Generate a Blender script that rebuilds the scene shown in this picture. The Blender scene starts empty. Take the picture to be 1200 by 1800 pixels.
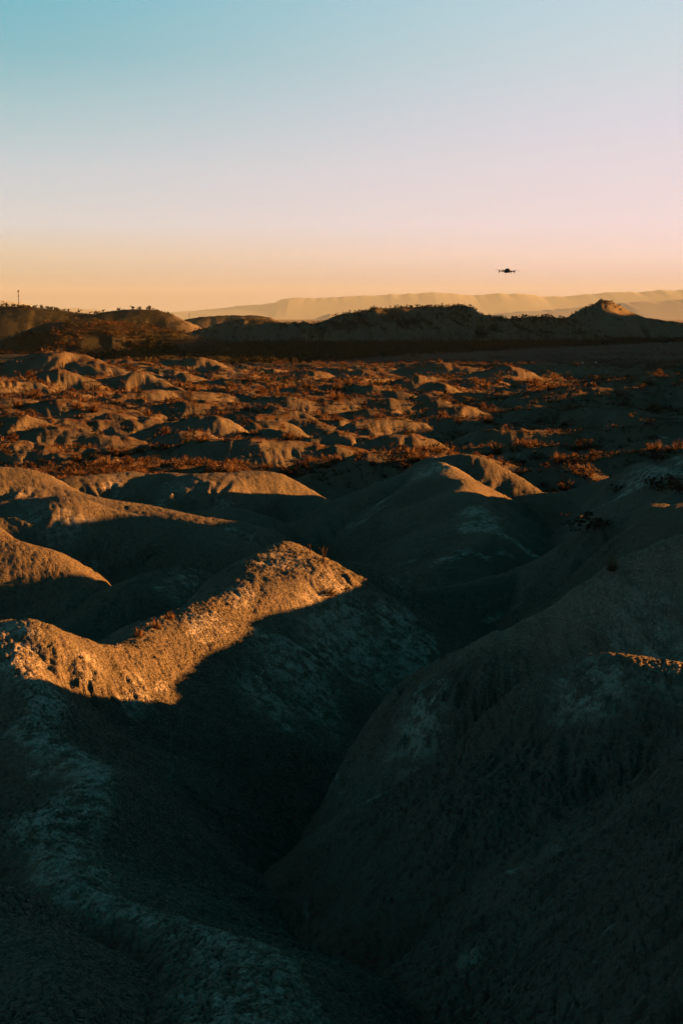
import bpy, math, random
import numpy as np
from mathutils import Vector, Euler

rng = np.random.default_rng(7)
random.seed(7)
scene = bpy.context.scene
col = scene.collection

# ------------------------------------------------------------------ camera
FPX, CX, CY = 2500.0, 600.0, 900.0          # focal length / centre in photograph pixels (1200 x 1800)
PITCH = math.atan((900 - 560) / FPX)        # eye level at row 560
CAM = np.array([0.0, 0.0, 0.0])             # eye is the origin, everything is laid out in metres from it
cam = bpy.data.cameras.new('camera')
cam.sensor_fit = 'VERTICAL'; cam.sensor_height = 36.0
cam.lens = 36.0 * FPX / 1800.0
cam.clip_start = 0.1; cam.clip_end = 200000.0
cam_o = bpy.data.objects.new('camera', cam); col.objects.link(cam_o)
cam_o.location = CAM
cam_o.rotation_euler = (math.pi / 2 - PITCH, 0, 0)
scene.camera = cam_o

# ------------------------------------------------------------------ light
SUN_AZ, SUN_EL = math.radians(80.0), math.radians(7.6)   # azimuth clockwise from the view direction (+Y)
EXPOSURE = 3.0
TO_SUN = Vector((math.sin(SUN_AZ) * math.cos(SUN_EL), math.cos(SUN_AZ) * math.cos(SUN_EL), math.sin(SUN_EL)))
sun = bpy.data.lights.new('sun', 'SUN'); sun.energy = 5.0; sun.angle = math.radians(0.55)
sun.color = (1.0, 0.35, 0.068)
sun_o = bpy.data.objects.new('sun', sun); col.objects.link(sun_o)
sun_o.rotation_euler = TO_SUN.to_track_quat('Z', 'Y').to_euler()

def lin(c):
    out = []
    for v in c:
        v = v / 255.0
        out.append(v / 12.92 if v <= 0.04045 else ((v + 0.055) / 1.055) ** 2.4)
    return (*out, 1.0)

world = bpy.data.worlds.new('World'); scene.world = world; world.use_nodes = True
wt = world.node_tree; wt.nodes.clear()
def wn(t): return wt.nodes.new(t)
wout = wn('ShaderNodeOutputWorld'); bg = wn('ShaderNodeBackground')
tc = wn('ShaderNodeTexCoord'); sep = wn('ShaderNodeSeparateXYZ')
wt.links.new(tc.outputs['Generated'], sep.inputs[0])
mr = wn('ShaderNodeMapRange'); mr.inputs['From Min'].default_value = 0.0; mr.inputs['From Max'].default_value = 1.0
wt.links.new(sep.outputs['Z'], mr.inputs['Value'])
pw = wn('ShaderNodeMath'); pw.operation = 'POWER'; pw.inputs[1].default_value = 0.5; pw.use_clamp = True
wt.links.new(mr.outputs[0], pw.inputs[0])
def ramp(stops):
    n = wn('ShaderNodeValToRGB'); cr = n.color_ramp; cr.interpolation = 'LINEAR'
    while len(cr.elements) < len(stops): cr.elements.new(0.5)
    for e, (p, c) in zip(cr.elements, stops):
        e.position = p; e.color = c
    wt.links.new(pw.outputs[0], n.inputs[0]); return n
def elz(py):                                  # ramp position (root of sine of elevation) of a photograph row
    return math.sqrt(max(0.0, math.sin(math.atan((900 - py) / FPX) - PITCH)))
ZEN = [(0.56, (0.085, 0.340, 0.380, 1)), (0.68, (0.027, 0.185, 0.208, 1)), (0.82, (0.011, 0.108, 0.120, 1)), (1.0, (0.007, 0.080, 0.090, 1))]
left_s = [(0.0, lin((135, 124, 112))), (elz(520), lin((130, 117, 113))), (elz(450), lin((193, 183, 165))), (elz(395), lin((197, 202, 206))),
          (elz(300), lin((184, 200, 210))), (elz(200), lin((151, 192, 202))), (elz(100), lin((108, 180, 195))), (elz(0), lin((85, 177, 196)))] + ZEN
right_s = [(0.0, lin((150, 138, 128))), (elz(510), lin((168, 147, 149))), (elz(450), lin((223, 199, 202))), (elz(395), lin((226, 209, 219))),
           (elz(300), lin((222, 211, 223))), (elz(200), lin((212, 211, 226))), (elz(100), lin((201, 214, 223))), (elz(0), lin((190, 212, 225)))] + ZEN
rl, rr = ramp(left_s), ramp(right_s)
at2 = wn('ShaderNodeMath'); at2.operation = 'ARCTAN2'
wt.links.new(sep.outputs['X'], at2.inputs[0]); wt.links.new(sep.outputs['Y'], at2.inputs[1])
ab = wn('ShaderNodeMath'); ab.operation = 'SUBTRACT'; ab.inputs[1].default_value = SUN_AZ
wt.links.new(at2.outputs[0], ab.inputs[0])
cs = wn('ShaderNodeMath'); cs.operation = 'COSINE'; wt.links.new(ab.outputs[0], cs.inputs[0])
am = wn('ShaderNodeMapRange'); am.interpolation_type = 'SMOOTHSTEP'
am.inputs['From Min'].default_value = math.cos(SUN_AZ + 0.33); am.inputs['From Max'].default_value = math.cos(SUN_AZ - 0.33)
wt.links.new(cs.outputs[0], am.inputs['Value'])
mx = wn('ShaderNodeMix'); mx.data_type = 'RGBA'
wt.links.new(am.outputs[0], mx.inputs[0]); wt.links.new(rl.outputs[0], mx.inputs[6]); wt.links.new(rr.outputs[0], mx.inputs[7])
sky = wn('ShaderNodeTexSky'); sky.sky_type = 'NISHITA'; sky.sun_disc = False
sky.sun_elevation = SUN_EL; sky.sun_rotation = SUN_AZ; sky.dust_density = 1.5
sc1 = wn('ShaderNodeVectorMath'); sc1.operation = 'SCALE'; sc1.inputs['Scale'].default_value = 0.30
wt.links.new(sky.outputs[0], sc1.inputs[0])
mx2 = wn('ShaderNodeMix'); mx2.data_type = 'RGBA'; mx2.inputs[0].default_value = 0.05
wt.links.new(mx.outputs[2], mx2.inputs[6]); wt.links.new(sc1.outputs[0], mx2.inputs[7])
wt.links.new(mx2.outputs[2], bg.inputs[0]); bg.inputs[1].default_value = 2 ** -EXPOSURE
wt.links.new(bg.outputs[0], wout.inputs[0])

vs = scene.view_settings
vs.view_transform = 'Standard'; vs.look = 'None'; vs.exposure = EXPOSURE; vs.gamma = 1.0; vs.use_curve_mapping = False
scene.render.engine = 'CYCLES'
scene.cycles.use_denoising = True
scene.cycles.max_bounces = 4; scene.cycles.diffuse_bounces = 0; scene.cycles.volume_bounces = 0
scene.cycles.transparent_max_bounces = 4

# ------------------------------------------------------------------ helpers
def P(px, py, D):
    """world point at depth D seen at photograph pixel (px, py)"""
    u = (px - CX) / FPX; v = (CY - py) / FPX
    y = math.cos(PITCH) + v * math.sin(PITCH); z = -math.sin(PITCH) + v * math.cos(PITCH)
    return (u / y * D, D, z / y * D)
def PL(*pts): return np.array([P(*p) for p in pts])

def hash2(ix, iy, seed):
    h = (ix.astype(np.int64) * 374761393 + iy.astype(np.int64) * 668265263 + seed * 974634777) & 0xFFFFFFFF
    h = ((h ^ (h >> 13)) * 1274126177) & 0xFFFFFFFF
    h = ((h ^ (h >> 16)) * 2246822519) & 0xFFFFFFFF
    return (h ^ (h >> 15)) & 0xFFFFFFFF
def noise(x, y, seed=0):
    xi = np.floor(x); yi = np.floor(y); fx = x - xi; fy = y - yi
    xi = xi.astype(np.int64); yi = yi.astype(np.int64)
    u = fx * fx * fx * (fx * (fx * 6 - 15) + 10); v = fy * fy * fy * (fy * (fy * 6 - 15) + 10)
    def g(ix, iy, dx, dy):
        a = hash2(ix, iy, seed).astype(np.float32) * np.float32(2 * math.pi / 4294967296.0)
        return np.cos(a) * dx + np.sin(a) * dy
    a = g(xi, yi, fx, fy); b = g(xi + 1, yi, fx - 1, fy); c = g(xi, yi + 1, fx, fy - 1); d = g(xi + 1, yi + 1, fx - 1, fy - 1)
    return ((a + u * (b - a)) + v * ((c + u * (d - c)) - (a + u * (b - a)))) * 1.5
def fbm(x, y, o=4, seed=0, gain=0.5):
    s = 0; a = 1.0
    for i in range(o):
        s = s + a * noise(x * 2.03 ** i + 17.3 * i, y * 2.03 ** i - 9.1 * i, seed + i); a *= gain
    return s
def ridged(x, y, o=3, seed=0, gain=0.5):
    s = 0; a = 1.0
    for i in range(o):
        s = s + a * (1 - 2 * np.abs(noise(x * 2.03 ** i + 5.3 * i, y * 2.03 ** i + 3.1 * i, seed + i))); a *= gain
    return s
def worley(x, y, seed=0):
    xi = np.floor(x).astype(np.int64); yi = np.floor(y).astype(np.int64)
    f1 = np.full(x.shape, 9.0); f2 = np.full(x.shape, 9.0)
    for dx in (-1, 0, 1):
        for dy in (-1, 0, 1):
            h = hash2(xi + dx, yi + dy, seed)
            qx = xi + dx + (h & 1023) / 1024.0; qy = yi + dy + ((h >> 11) & 1023) / 1024.0
            d = np.hypot(x - qx, y - qy)
            f2 = np.minimum(f2, np.maximum(f1, d)); f1 = np.minimum(f1, d)
    return f1, f2
def sstep(a, b, x):
    t = np.clip((x - a) / (b - a), 0, 1); return t * t * (3 - 2 * t)
def smax(a, b, k):
    return np.maximum(a, b) + k * np.log1p(np.exp(-np.abs(a - b) / k))

# ------------------------------------------------------------------ terrain: crests given as ridge lines
RIDGES = []
def ridge(pts, sl, sr, r, rill=0.1, lam=0.8, reach=None, raw=False, sub=4, end=1.0, pale=0.0):
    """pts: crest (photograph pixel + depth); sl / sr: slopes left / right of the walking direction"""
    p = np.array(pts, float) if raw else PL(*pts)
    if len(p) > 2 and sub > 1:                       # Catmull-Rom
        q = np.vstack([2 * p[0] - p[1], p, 2 * p[-1] - p[-2]]); out = []
        for i in range(1, len(q) - 2):
            for t in np.arange(sub) / sub:
                out.append(0.5 * (2 * q[i] + (q[i + 1] - q[i - 1]) * t + (2 * q[i - 1] - 5 * q[i] + 4 * q[i + 1] - q[i + 2]) * t * t
                           + (3 * q[i] - q[i - 1] - 3 * q[i + 1] + q[i + 2]) * t ** 3))
        out.append(q[-2]); p = np.array(out)
    RIDGES.append(dict(p=p, sl=sl, sr=sr, r=r, rill=rill, lam=lam, reach=reach or 16 / min(sl, sr), pale=pale))

# hill the camera stands on
ridge([(-2, -14, -1.9), (0.2, 0, -2.0), (0.4, 2.2, -2.3)], .95, .95, 1.2, raw=True)
# foreground ridge coming towards the camera (left)
ridge([(-60, 1098, 30.6), (20, 1118, 29.8), (58, 1200, 28), (80, 1300, 25), (105, 1420, 21.5), (140, 1515, 19), (215, 1580, 17.5),
       (320, 1618, 16.3), (400, 1660, 15), (440, 1760, 13), (450, 1900, 10.6)], .78, .74, 0.8, .05, .55, pale=.85)
# bottom left mound
ridge([(-260, 1520, 16.6), (-120, 1590, 15.5), (-10, 1665, 14), (50, 1760, 12.5), (80, 1900, 10.5)], .8, .75, 1.1, .04, .5)
# front hill with the lit crest
ridge([(-120, 1100, 31), (-30, 1092, 30.6), (40, 1090, 30.6), (120, 1108, 31.2), (190, 1124, 32), (240, 1122, 33), (300, 1096, 34.6), (370, 1062, 36.8),
       (430, 1024, 39), (470, 985, 40.8), (500, 957, 42.3), (512, 960, 43.6), (520, 985, 46)], .80, .66, 0.9, .075, .6, pale=.34)
# right hill
ridge([(9.6, 28.3, -3.7), (7.8, 27.6, -3.8), P(1190, 938, 27), P(1100, 985, 26.6), P(1000, 1040, 26.3), P(920, 1084, 26.1), P(872, 1110, 26)], 1.04, 1.35, .55, .12, .6, raw=True)
# its spine towards the camera, beyond the right edge, and the knob that stands out of the slope
ridge([(8.6, 27.4, -4.0), (7.7, 25.3, -4.8), (6.9, 22.3, -6.0), (6.6, 18.3, -4.9), (7.0, 14, -3.7), (8.0, 9, -2.5), (8.6, 4, -1.8)], .95, .78, 1.0, .12, .6, raw=True)
ridge([(1330, 1200, 21.8), (1260, 1180, 22.1), (1190, 1164, 22.4), (1100, 1157, 22.6), (1040, 1163, 22.8), (1000, 1178, 23)], .92, .95, .8, .05, .6)
# low hump behind the front hill
ridge([(130, 1120, 44), (190, 1060, 46), (240, 1018, 47.5), (300, 1004, 49), (350, 1012, 50.5), (400, 1050, 52)], .75, .72, 1.4, .07, .7)
# lit cone at the left edge
ridge([(-220, 860, 53), (-90, 900, 51), (0, 940, 50), (50, 968, 49), (95, 1010, 48), (160, 1085, 46)], .75, .62, 1.1, .12, .8)
# spurs in the dark valley behind the lit crest
ridge([(560, 1000, 52), (600, 990, 52), (650, 1020, 51), (690, 1080, 50)], .7, .7, 1.2, .05, .8)
ridge([(880, 1016, 54), (800, 1026, 53), (730, 1045, 52), (690, 1075, 51)], .7, .7, 1.0, .05, .8)
# pair of long crests at left
ridge([(-160, 900, 60), (0, 887, 62), (65, 875, 63), (120, 873, 63), (165, 887, 62.5), (215, 903, 62), (315, 924, 61), (390, 955, 59)], .7, .66, 1.3, .12, .9)
ridge([(-200, 800, 74), (-60, 812, 73), (0, 822, 72.5), (50, 836, 72), (100, 854, 71.5), (165, 869, 71), (240, 885, 70), (345, 915, 68), (400, 930, 67)], .7, .62, 1.2, .26, 1.1)
ridge([(120, 838, 84), (195, 831, 85), (270, 836, 85), (340, 835, 85), (425, 832, 85), (475, 845, 84.5), (520, 868, 84), (560, 893, 83)], .7, .58, 1.5, .2, 1.1)
ridge([(325, 905, 76), (370, 891, 76), (400, 893, 75.5), (430, 902, 75), (465, 913, 74)], .7, .66, .9, .12, .8)
# second peak, its flanks and the spur coming forward
ridge([(500, 925, 78), (560, 893, 79), (620, 872, 80), (680, 851, 81), (720, 835, 81.5), (770, 809, 82), (800, 803, 82), (840, 812, 81.5), (880, 826, 81), (920, 846, 80), (960, 868, 79)], .7, .66, 1.4, .12, 1.0)
ridge([(785, 806, 82), (800, 845, 75), (822, 884, 69.5), (830, 930, 64), (800, 1000, 57.5)], .70, .70, 1.5, .12, 1.0, pale=.4)
# big right slope
ridge([(940, 868, 78), (985, 866, 77), (1040, 850, 76), (1120, 824, 74.5), (1200, 793, 73), (1320, 768, 71), (1430, 735, 68.3), (1510, 706, 67.6)], .75, .62, 1.6, .14, 1.1)
ridge([(1160, 815, 73), (1180, 850, 64), (1190, 888, 55), (1245, 886, 48), (1250, 940, 41), (1262, 985, 36.5), (1262, 1035, 33.4)], .62, .85, 1.4, .1, 1.0)
ridge([(1148, 900, 55), (1180, 886, 55.5), (1260, 872, 56), (1400, 850, 57)], .6, .6, 1.0, .08, .8)
ridge([(900, 838, 104), (950, 816, 105), (990, 807, 106), (1050, 801, 107), (1150, 798, 108), (1220, 784, 108), (1400, 760, 108)], .7, .6, 1.5, .2, 1.3)
# behind: green slopes in the middle
ridge([(520, 850, 104), (580, 822, 106), (640, 802, 107), (700, 797, 108), (760, 800, 107)], .55, .5, 1.6, .2, 1.4)
ridge([(470, 840, 112), (540, 818, 113), (600, 812, 114), (650, 822, 113)], .5, .5, 1.6, .2, 1.4)
# middle field mounds
MF = dict(rill=.11, lam=.9)
ridge([(290, 750, 152), (325, 742, 152), (350, 737, 152), (385, 738, 152), (420, 757, 151), (452, 786, 150)], .6, .55, 1.5, **MF)
ridge([(425, 752, 158), (470, 741, 158), (500, 746, 158), (515, 765, 157), (525, 786, 156)], .6, .6, 1.4, **MF)
ridge([(-60, 742, 156), (0, 738, 156), (48, 735, 156), (80, 753, 155), (120, 768, 154), (155, 780, 153)], .6, .55, 1.6, **MF)
ridge([(-30, 782, 128), (30, 780, 128), (70, 785, 128), (120, 797, 127)], .5, .5, 1.4, **MF)
ridge([(110, 792, 128), (170, 795, 128), (240, 805, 127), (290, 815, 126)], .4, .4, 1.4, **MF)
ridge([(100, 740, 175), (160, 742, 176), (220, 742, 176), (260, 737, 177), (290, 755, 175)], .5, .5, 1.6, **MF)
ridge([(60, 712, 235), (120, 704, 236), (170, 714, 236), (220, 726, 234), (260, 738, 232)], .5, .45, 2.2, **MF)
ridge([(230, 722, 240), (290, 712, 242), (345, 712, 242), (390, 725, 240)], .5, .45, 2.0, **MF)
ridge([(-60, 668, 340), (0, 664, 340), (40, 666, 340), (70, 683, 338), (110, 703, 334)], .6, .6, 2.5, .6, 3)
ridge([(60, 662, 360), (90, 655, 360), (118, 656, 360), (150, 673, 358), (185, 693, 352)], .6, .6, 2.5, .6, 3)
ridge([(190, 672, 370), (230, 662, 370), (260, 668, 370), (300, 690, 365)], .6, .6, 2.5, .6, 3)
ridge([(10, 640, 480), (60, 626, 480), (90, 620, 480), (130, 630, 480), (200, 645, 470)], .5, .5, 4, .6, 4)
ridge([(250, 650, 560), (300, 640, 560), (330, 635, 560), (350, 632, 560), (375, 652, 550)], .5, .5, 2.5, .6, 4)
ridge([(150, 645, 520), (220, 638, 520), (280, 648, 520)], .4, .4, 4, .6, 4)
ridge([(500, 668, 520), (530, 658, 520), (570, 660, 520), (600, 674, 520)], .4, .4, 4, .6, 4)
ridge([(800, 700, 450), (835, 668, 455), (862, 650, 460), (885, 649, 460), (920, 660, 458), (950, 677, 455)], .5, .5, 4, .5, 4)
ridge([(880, 762, 196), (910, 738, 198), (938, 719, 200), (960, 720, 200), (1000, 724, 200), (1025, 737, 198), (1035, 765, 195)], .65, .6, 1.8, .3, 2)
ridge([(1040, 742, 186), (1080, 720, 188), (1120, 722, 190), (1170, 735, 188), (1250, 715, 186)], .6, .55, 1.8, .4, 2)
ridge([(1070, 700, 260), (1110, 686, 262), (1150, 690, 262), (1210, 676, 262), (1300, 670, 262)], .5, .5, 2.5, .5, 2.6)
ridge([(1090, 676, 330), (1140, 664, 332), (1200, 662, 332), (1280, 660, 332)], .5, .5, 3, .5, 3)
ridge([(920, 705, 270), (1000, 694, 272), (1060, 682, 275), (1090, 690, 275)], .5, .5, 2.5, .5, 2.6)
ridge([(730, 690, 330), (760, 680, 330), (800, 683, 330), (815, 700, 328)], .55, .55, 2, .5, 2.6)
ridge([(640, 740, 170), (680, 735, 172), (715, 738, 172), (740, 760, 170)], .6, .6, 1.4, **MF)
ridge([(735, 732, 195), (770, 722, 196), (820, 716, 197), (850, 734, 195)], .6, .6, 1.5, **MF)
ridge([(640, 782, 130), (680, 772, 131), (720, 764, 132), (735, 785, 130)], .6, .6, 1.2, **MF)
ridge([(560, 775, 140), (600, 762, 141), (640, 770, 141), (680, 790, 138)], .55, .55, 1.2, **MF)
# more eroded spurs of the plain, each a crest that falls away to the right
_r = random.Random(21)
for _k in range(96):
    _D = 112 * (640 / 112) ** _r.random(); _sc = (_D / 150) ** .8
    _px = _r.uniform(-80, 1300); _x, _y, _ = P(_px, 700, _D)
    _right = _px > 800
    _b = float(np.interp(_D, [120, 200, 350, 600], [-12.9, -16.4, -21.2, -26.5]))
    _h = (.9 + 2.2 * _r.random() ** 1.6) * _sc * (1.35 if _right and _D < 300 else (.7 if _right else 1.0)); _L = _r.uniform(7, 26) * _sc; _a = _r.uniform(-.75, .35)
    _dx, _dy = math.cos(_a) * _L, math.sin(_a) * _L; _bend = _r.uniform(-.25, .25)
    ridge([(_x + _dx * t - _dy * _bend * t * (1 - t) * 2, _y + _dy * t + _dx * _bend * t * (1 - t) * 2, _b + _h * q) for t, q in ((-.45, .1), (-.15, .75), (.05, 1), (.3, .9), (.65, .45), (1.0, -.25))],
          _r.uniform(.5, .7), _r.uniform(.45, .62), 1.1 * _sc, .075 * _sc, _r.uniform(.9, 1.7) * _sc, raw=True, sub=2, reach=7 * _sc)
# hills beyond the plain
ridge([(-160, 618, 1350), (0, 600, 1400), (80, 576, 1400), (130, 567, 1400), (190, 571, 1400), (250, 577, 1400), (310, 592, 1380), (360, 612, 1350)], .42, .36, 18, 2.6, 40, reach=150)
ridge([(-300, 548, 2700), (-80, 543, 2650), (30, 542, 2600), (70, 544, 2600), (110, 549, 2600), (150, 554, 2600), (180, 549, 2600), (230, 545, 2600), (270, 549, 2580), (300, 564, 2550), (330, 590, 2500)], .35, .32, 25, 3.5, 60, reach=240)
ridge([(290, 572, 3500), (350, 556, 3500), (430, 554, 3500), (480, 559, 3500), (520, 578, 3500)], .3, .3, 30, 4, 80, reach=200)
ridge([(290, 606, 1900), (320, 588, 1950), (348, 580, 1980), (400, 566, 2000), (450, 562, 2000), (500, 566, 2000), (560, 566, 2000), (600, 553, 2000), (680, 547, 2020), (760, 541, 2050),
       (805, 538, 2060), (832, 546, 2060), (860, 556, 2060), (900, 561, 2080), (950, 564, 2100), (1000, 566, 2150)], .42, .40, 11, 7.5, 30, reach=150)
ridge([(925, 578, 2350), (965, 566, 2400), (990, 556, 2400), (1005, 548, 2400), (1032, 537, 2400), (1056, 526, 2400), (1080, 532, 2400), (1105, 543, 2400), (1150, 558, 2400), (1200, 566, 2400), (1300, 574, 2400)], .48, .45, 7, 2.2, 18, reach=150)
ridge([(30, 62.5, -3.2), (30, 65, -2.7), (30.4, 67.5, -3.0)], .6, .6, 1.5, .1, 1.0, raw=True, reach=24)  # unseen rise added off to the right, shades the long crests at left
ridge([(24, 51.5, -4.4), (24, 53.2, -4.0), (24, 54.3, -4.2)], .9, .9, 1.0, .05, 1.0, raw=True, reach=16)  # unseen bump added off to the right, only shades the low hump
# hills beyond the right edge of the picture, which throw the long evening shadows across the plain
ridge([(66, 120, -5), (95, 210, -4), (135, 320, -4), (200, 450, -2), (275, 600, 6), (385, 800, 24), (560, 960, 36)], .34, .4, 8, .8, 6, raw=True, reach=190)
ridge([(840, 1000, 30), (800, 1250, 105), (860, 1600, 104), (950, 1900, 142), (1010, 2150, 142), (1200, 2520, 104), (1300, 2700, 60)], .42, .36, 40, 14, 80, raw=True, reach=480)

DTAB = np.array([[0, -15], [60, -14.5], [85, -12.8], [100, -11.8], [120, -12.9], [200, -16.4], [350, -21.2], [600, -26.5], [1000, -32], [90000, -32]], float)
CHANNEL = np.array([P(840, 800, 100), P(800, 790, 112), P(850, 770, 135), P(900, 770, 150), P(1000, 770, 150), P(1150, 765, 150), P(1300, 760, 150)])

def polydist(p, x, y):
    best = np.full(x.shape, 1e18); tt = np.zeros(x.shape); zz = np.zeros(x.shape); side = np.zeros(x.shape); acc = 0.0
    n = len(p) - 1
    for i in range(n):
        ax, ay, az = p[i]; bx, by, bz = p[i + 1]
        dx, dy = bx - ax, by - ay; L2 = dx * dx + dy * dy; L = math.sqrt(L2)
        t0 = ((x - ax) * dx + (y - ay) * dy) / L2
        t = np.clip(t0, 0, 1)
        ex = x - ax - t * dx; ey = y - ay - t * dy
        d2 = ex * ex + ey * ey
        m = d2 < best
        cr = (dx * (y - ay) - dy * (x - ax)) / L        # > 0: left of the direction
        best = np.where(m, d2, best)
        over = np.where(i == 0, np.minimum(t0, 0), 0) * L + np.where(i == n - 1, np.maximum(t0 - 1, 0), 0) * L
        tt = np.where(m, acc + t * L + np.arctan2(over, np.abs(cr) + 1e-6) * 3.0, tt)
        zz = np.where(m, az + t * (bz - az), zz); side = np.where(m, cr, side)
        acc += L
    return np.sqrt(best), tt, zz, side

def height(x, y):
    """terrain height and pale-crust amount for flat arrays of world x, y"""
    x = x.astype(np.float64); y = y.astype(np.float64)
    rad = np.hypot(x, y)
    base = np.interp(np.where(y > 0, y, rad * 0.6), DTAB[:, 0], DTAB[:, 1])
    h = base.copy(); pale = np.zeros(x.shape)
    # small random mounds and swells of the middle field
    m = (rad > 85) & (rad < 1300)
    xm, ym = x[m], y[m]; rm = rad[m]
    wx = xm + 9 * fbm(xm / 40, ym / 40, 2, 31); wy = ym + 9 * fbm(xm / 40, ym / 40, 2, 32)
    sc_ = np.clip(rm / 200, .7, 2.2)
    n1 = fbm(wx / 34, wy / 50, 3, 11); n2 = fbm(wx / 90, wy / 150, 3, 21)
    hum = sstep(.12, .75, n1) * .4 + sstep(.1, .9, n2) * .7 + .9 * fbm(wx / 12, wy / 14, 3, 41)
    ca, sa = math.cos(.6), math.sin(.6)
    ru = wx * ca + wy * sa; rv = wy * ca - wx * sa
    r1 = ridged(ru / 24, rv / 44, 3, 55, .55); r2 = ridged(ru / 62, rv / 120, 3, 58, .5)
    hum = hum + .65 * np.maximum(r1 - .45, 0) ** 1.1 * (1 - .4 * sstep(250, 500, rm)) + 2.4 * np.maximum(r2 - .4, 0) * sstep(160, 380, rm)
    gl = sstep(.72, 1.0, 1 - 2 * np.abs(noise(wx / 48 + 3, wy / 70, 59))) * 1.7 + sstep(.78, 1.0, 1 - 2 * np.abs(noise(wx / 21, wy / 30 + 8, 60))) * .8
    hum = hum - gl
    rl_ = ridged(wx / 3.2, wy / 7.0, 2, 51) * .22 * sstep(.1, .4, n1)
    fade = sstep(85, 130, rm) * (1 - sstep(700, 1300, rm))
    h[m] += (hum + rl_) * fade
    m = (rad > 1150) & (rad < 4200)
    far_relief = np.zeros(x.shape); far_relief[m] = 1.0 * ridged(x[m] / 38, y[m] / 70, 3, 81, .6) + .9 * fbm(x[m] / 14, y[m] / 22, 2, 85)
    # incised wash at right
    m = (rad > 85) & (rad < 260) & (x > -50) & (x < 160)
    dc, _, _, _ = polydist(CHANNEL, x[m], y[m])
    h[m] -= 4.5 * np.exp(-(dc / 13.0) ** 2)
    k_all = np.clip(.010 * rad, .2, 6)
    for ri, R in enumerate(RIDGES):
        p = R['p']; rc = R['reach'] + 4
        m = (x > p[:, 0].min() - rc) & (x < p[:, 0].max() + rc) & (y > p[:, 1].min() - rc) & (y < p[:, 1].max() + rc)
        idx = np.nonzero(m)[0]
        if not len(idx): continue
        xs, ys = x[idx], y[idx]
        lam = R['lam']
        wob = lam * (1.3 if lam < 20 else .35)
        xw = xs + wob * noise(xs / (lam * 5), ys / (lam * 5), 300 + ri); yw = ys + wob * noise(xs / (lam * 5) + 7, ys / (lam * 5), 400 + ri)
        d, t, zc, side = polydist(p, xw, yw)
        s = R['sr'] + (R['sl'] - R['sr']) * sstep(-1.5 * R['r'], 1.5 * R['r'], side)
        r = R['r']
        hh = zc - s * (np.sqrt(d * d + r * r) - r)
        amp = R['rill']
        if amp:
            e = sstep(r * .4, r * 2.5, d)
            q = ridged(t / lam, d / (lam * 5) + 3.3 * ri, 2, 500 + ri)
            q2 = noise(t / (lam * 4), d / (lam * 9) + 1.3 * ri, 600 + ri)
            if lam < 1.5:
                l3 = max(.34, lam * .5)
                hh = hh + .16 * l3 * e * (ridged(t / l3 + noise(xs / (l3 * 2.5), ys / (l3 * 2.5), 41), d / (l3 * 5.5) + ri, 2, 800 + ri) - .4)
            hh = hh + amp * e * (q - .4) + amp * 1.2 * e * q2 + amp * 1.2 * noise(xs / (lam * 6), ys / (lam * 6), 700 + ri)
        k = k_all[idx]
        near = hh > h[idx]
        h[idx] = smax(h[idx], hh, k) - k * np.log(2) * np.exp(-np.abs(h[idx] - hh) / k)
        if R['pale']:
            pp = R['pale'] * np.exp(-(d / (r * .85)) ** 2)
            pale[idx] = np.maximum(pale[idx], pp)
    m = (rad > 1150) & (rad < 4200) & (h > -24)
    h[m] += far_relief[m] * sstep(-24, -12, h[m])
    return h, pale

def fine(x, y, rad, slopefac=1.0):
    """crumbly popcorn clay near the camera"""
    out = np.zeros(x.shape)
    m = rad < 130
    xm, ym, rm = x[m], y[m], rad[m]
    xw = xm + .05 * noise(xm * 6, ym * 6, 91); yw = ym + .05 * noise(xm * 6 + 4, ym * 6, 92)
    f1, f2 = worley(xw / .14, yw / .18, 61)
    amt = .55 + .6 * noise(xm / 2.5, ym / 2.5, 62)
    clod = np.clip((f2 - f1) / .30, 0, 1) ** .7
    big1, big2 = worley(xw / .46, yw / .55, 63)
    q = .082 * (clod - .5) * np.clip(amt, .2, .8) * (1 - sstep(60, 110, rm)) + .012 * (np.clip(big2 - big1, 0, .5) * 2 - .5) * np.clip(amt, .2, 1)
    q += .03 * fbm(xm / .5, ym / .5, 3, 64) + .02 * noise(xm / .07, ym / .07, 68) * (1 - sstep(30, 60, rm))
    out[m] = q
    m = (rad >= 60) & (rad < 1200)
    out[m] += (.12 * fbm(x[m] / 1.6, y[m] / 1.6, 3, 66) + .10 * ridged(x[m] / 2.6 + .4 * noise(x[m] / 3, y[m] / 3, 69), y[m] / 5.0, 3, 67, .6)) * sstep(60, 120, rad[m])
    out[m] += .35 * ridged(x[m] / 9.0, y[m] / 16.0, 3, 70, .6) * sstep(150, 400, rad[m])
    return out

# ------------------------------------------------------------------ materials
def new_mat(name):
    m = bpy.data.materials.new(name); m.use_nodes = True
    nt = m.node_tree; b = nt.nodes['Principled BSDF']
    b.inputs['Roughness'].default_value = 0.95
    b.inputs['Specular IOR Level'].default_value = 0.08
    return m, nt, b

def simple_mat(name, c, var=0.25, scale=3.0, rough=.9, spec=.1, c2=None, metallic=0.0):
    m, nt, b = new_mat(name)
    n = nt.nodes.new('ShaderNodeTexNoise'); n.inputs['Scale'].default_value = scale; n.inputs['Detail'].default_value = 3
    t = nt.nodes.new('ShaderNodeTexCoord'); nt.links.new(t.outputs['Object'], n.inputs['Vector'])
    mixn = nt.nodes.new('ShaderNodeMix'); mixn.data_type = 'RGBA'
    c2 = c2 or tuple(v * (1 - var) for v in c)
    mixn.inputs[6].default_value = (*c, 1); mixn.inputs[7].default_value = (*c2, 1)
    nt.links.new(n.outputs[0], mixn.inputs[0]); nt.links.new(mixn.outputs[2], b.inputs['Base Color'])
    b.inputs['Roughness'].default_value = rough; b.inputs['Specular IOR Level'].default_value = spec
    b.inputs['Metallic'].default_value = metallic
    return m

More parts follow.
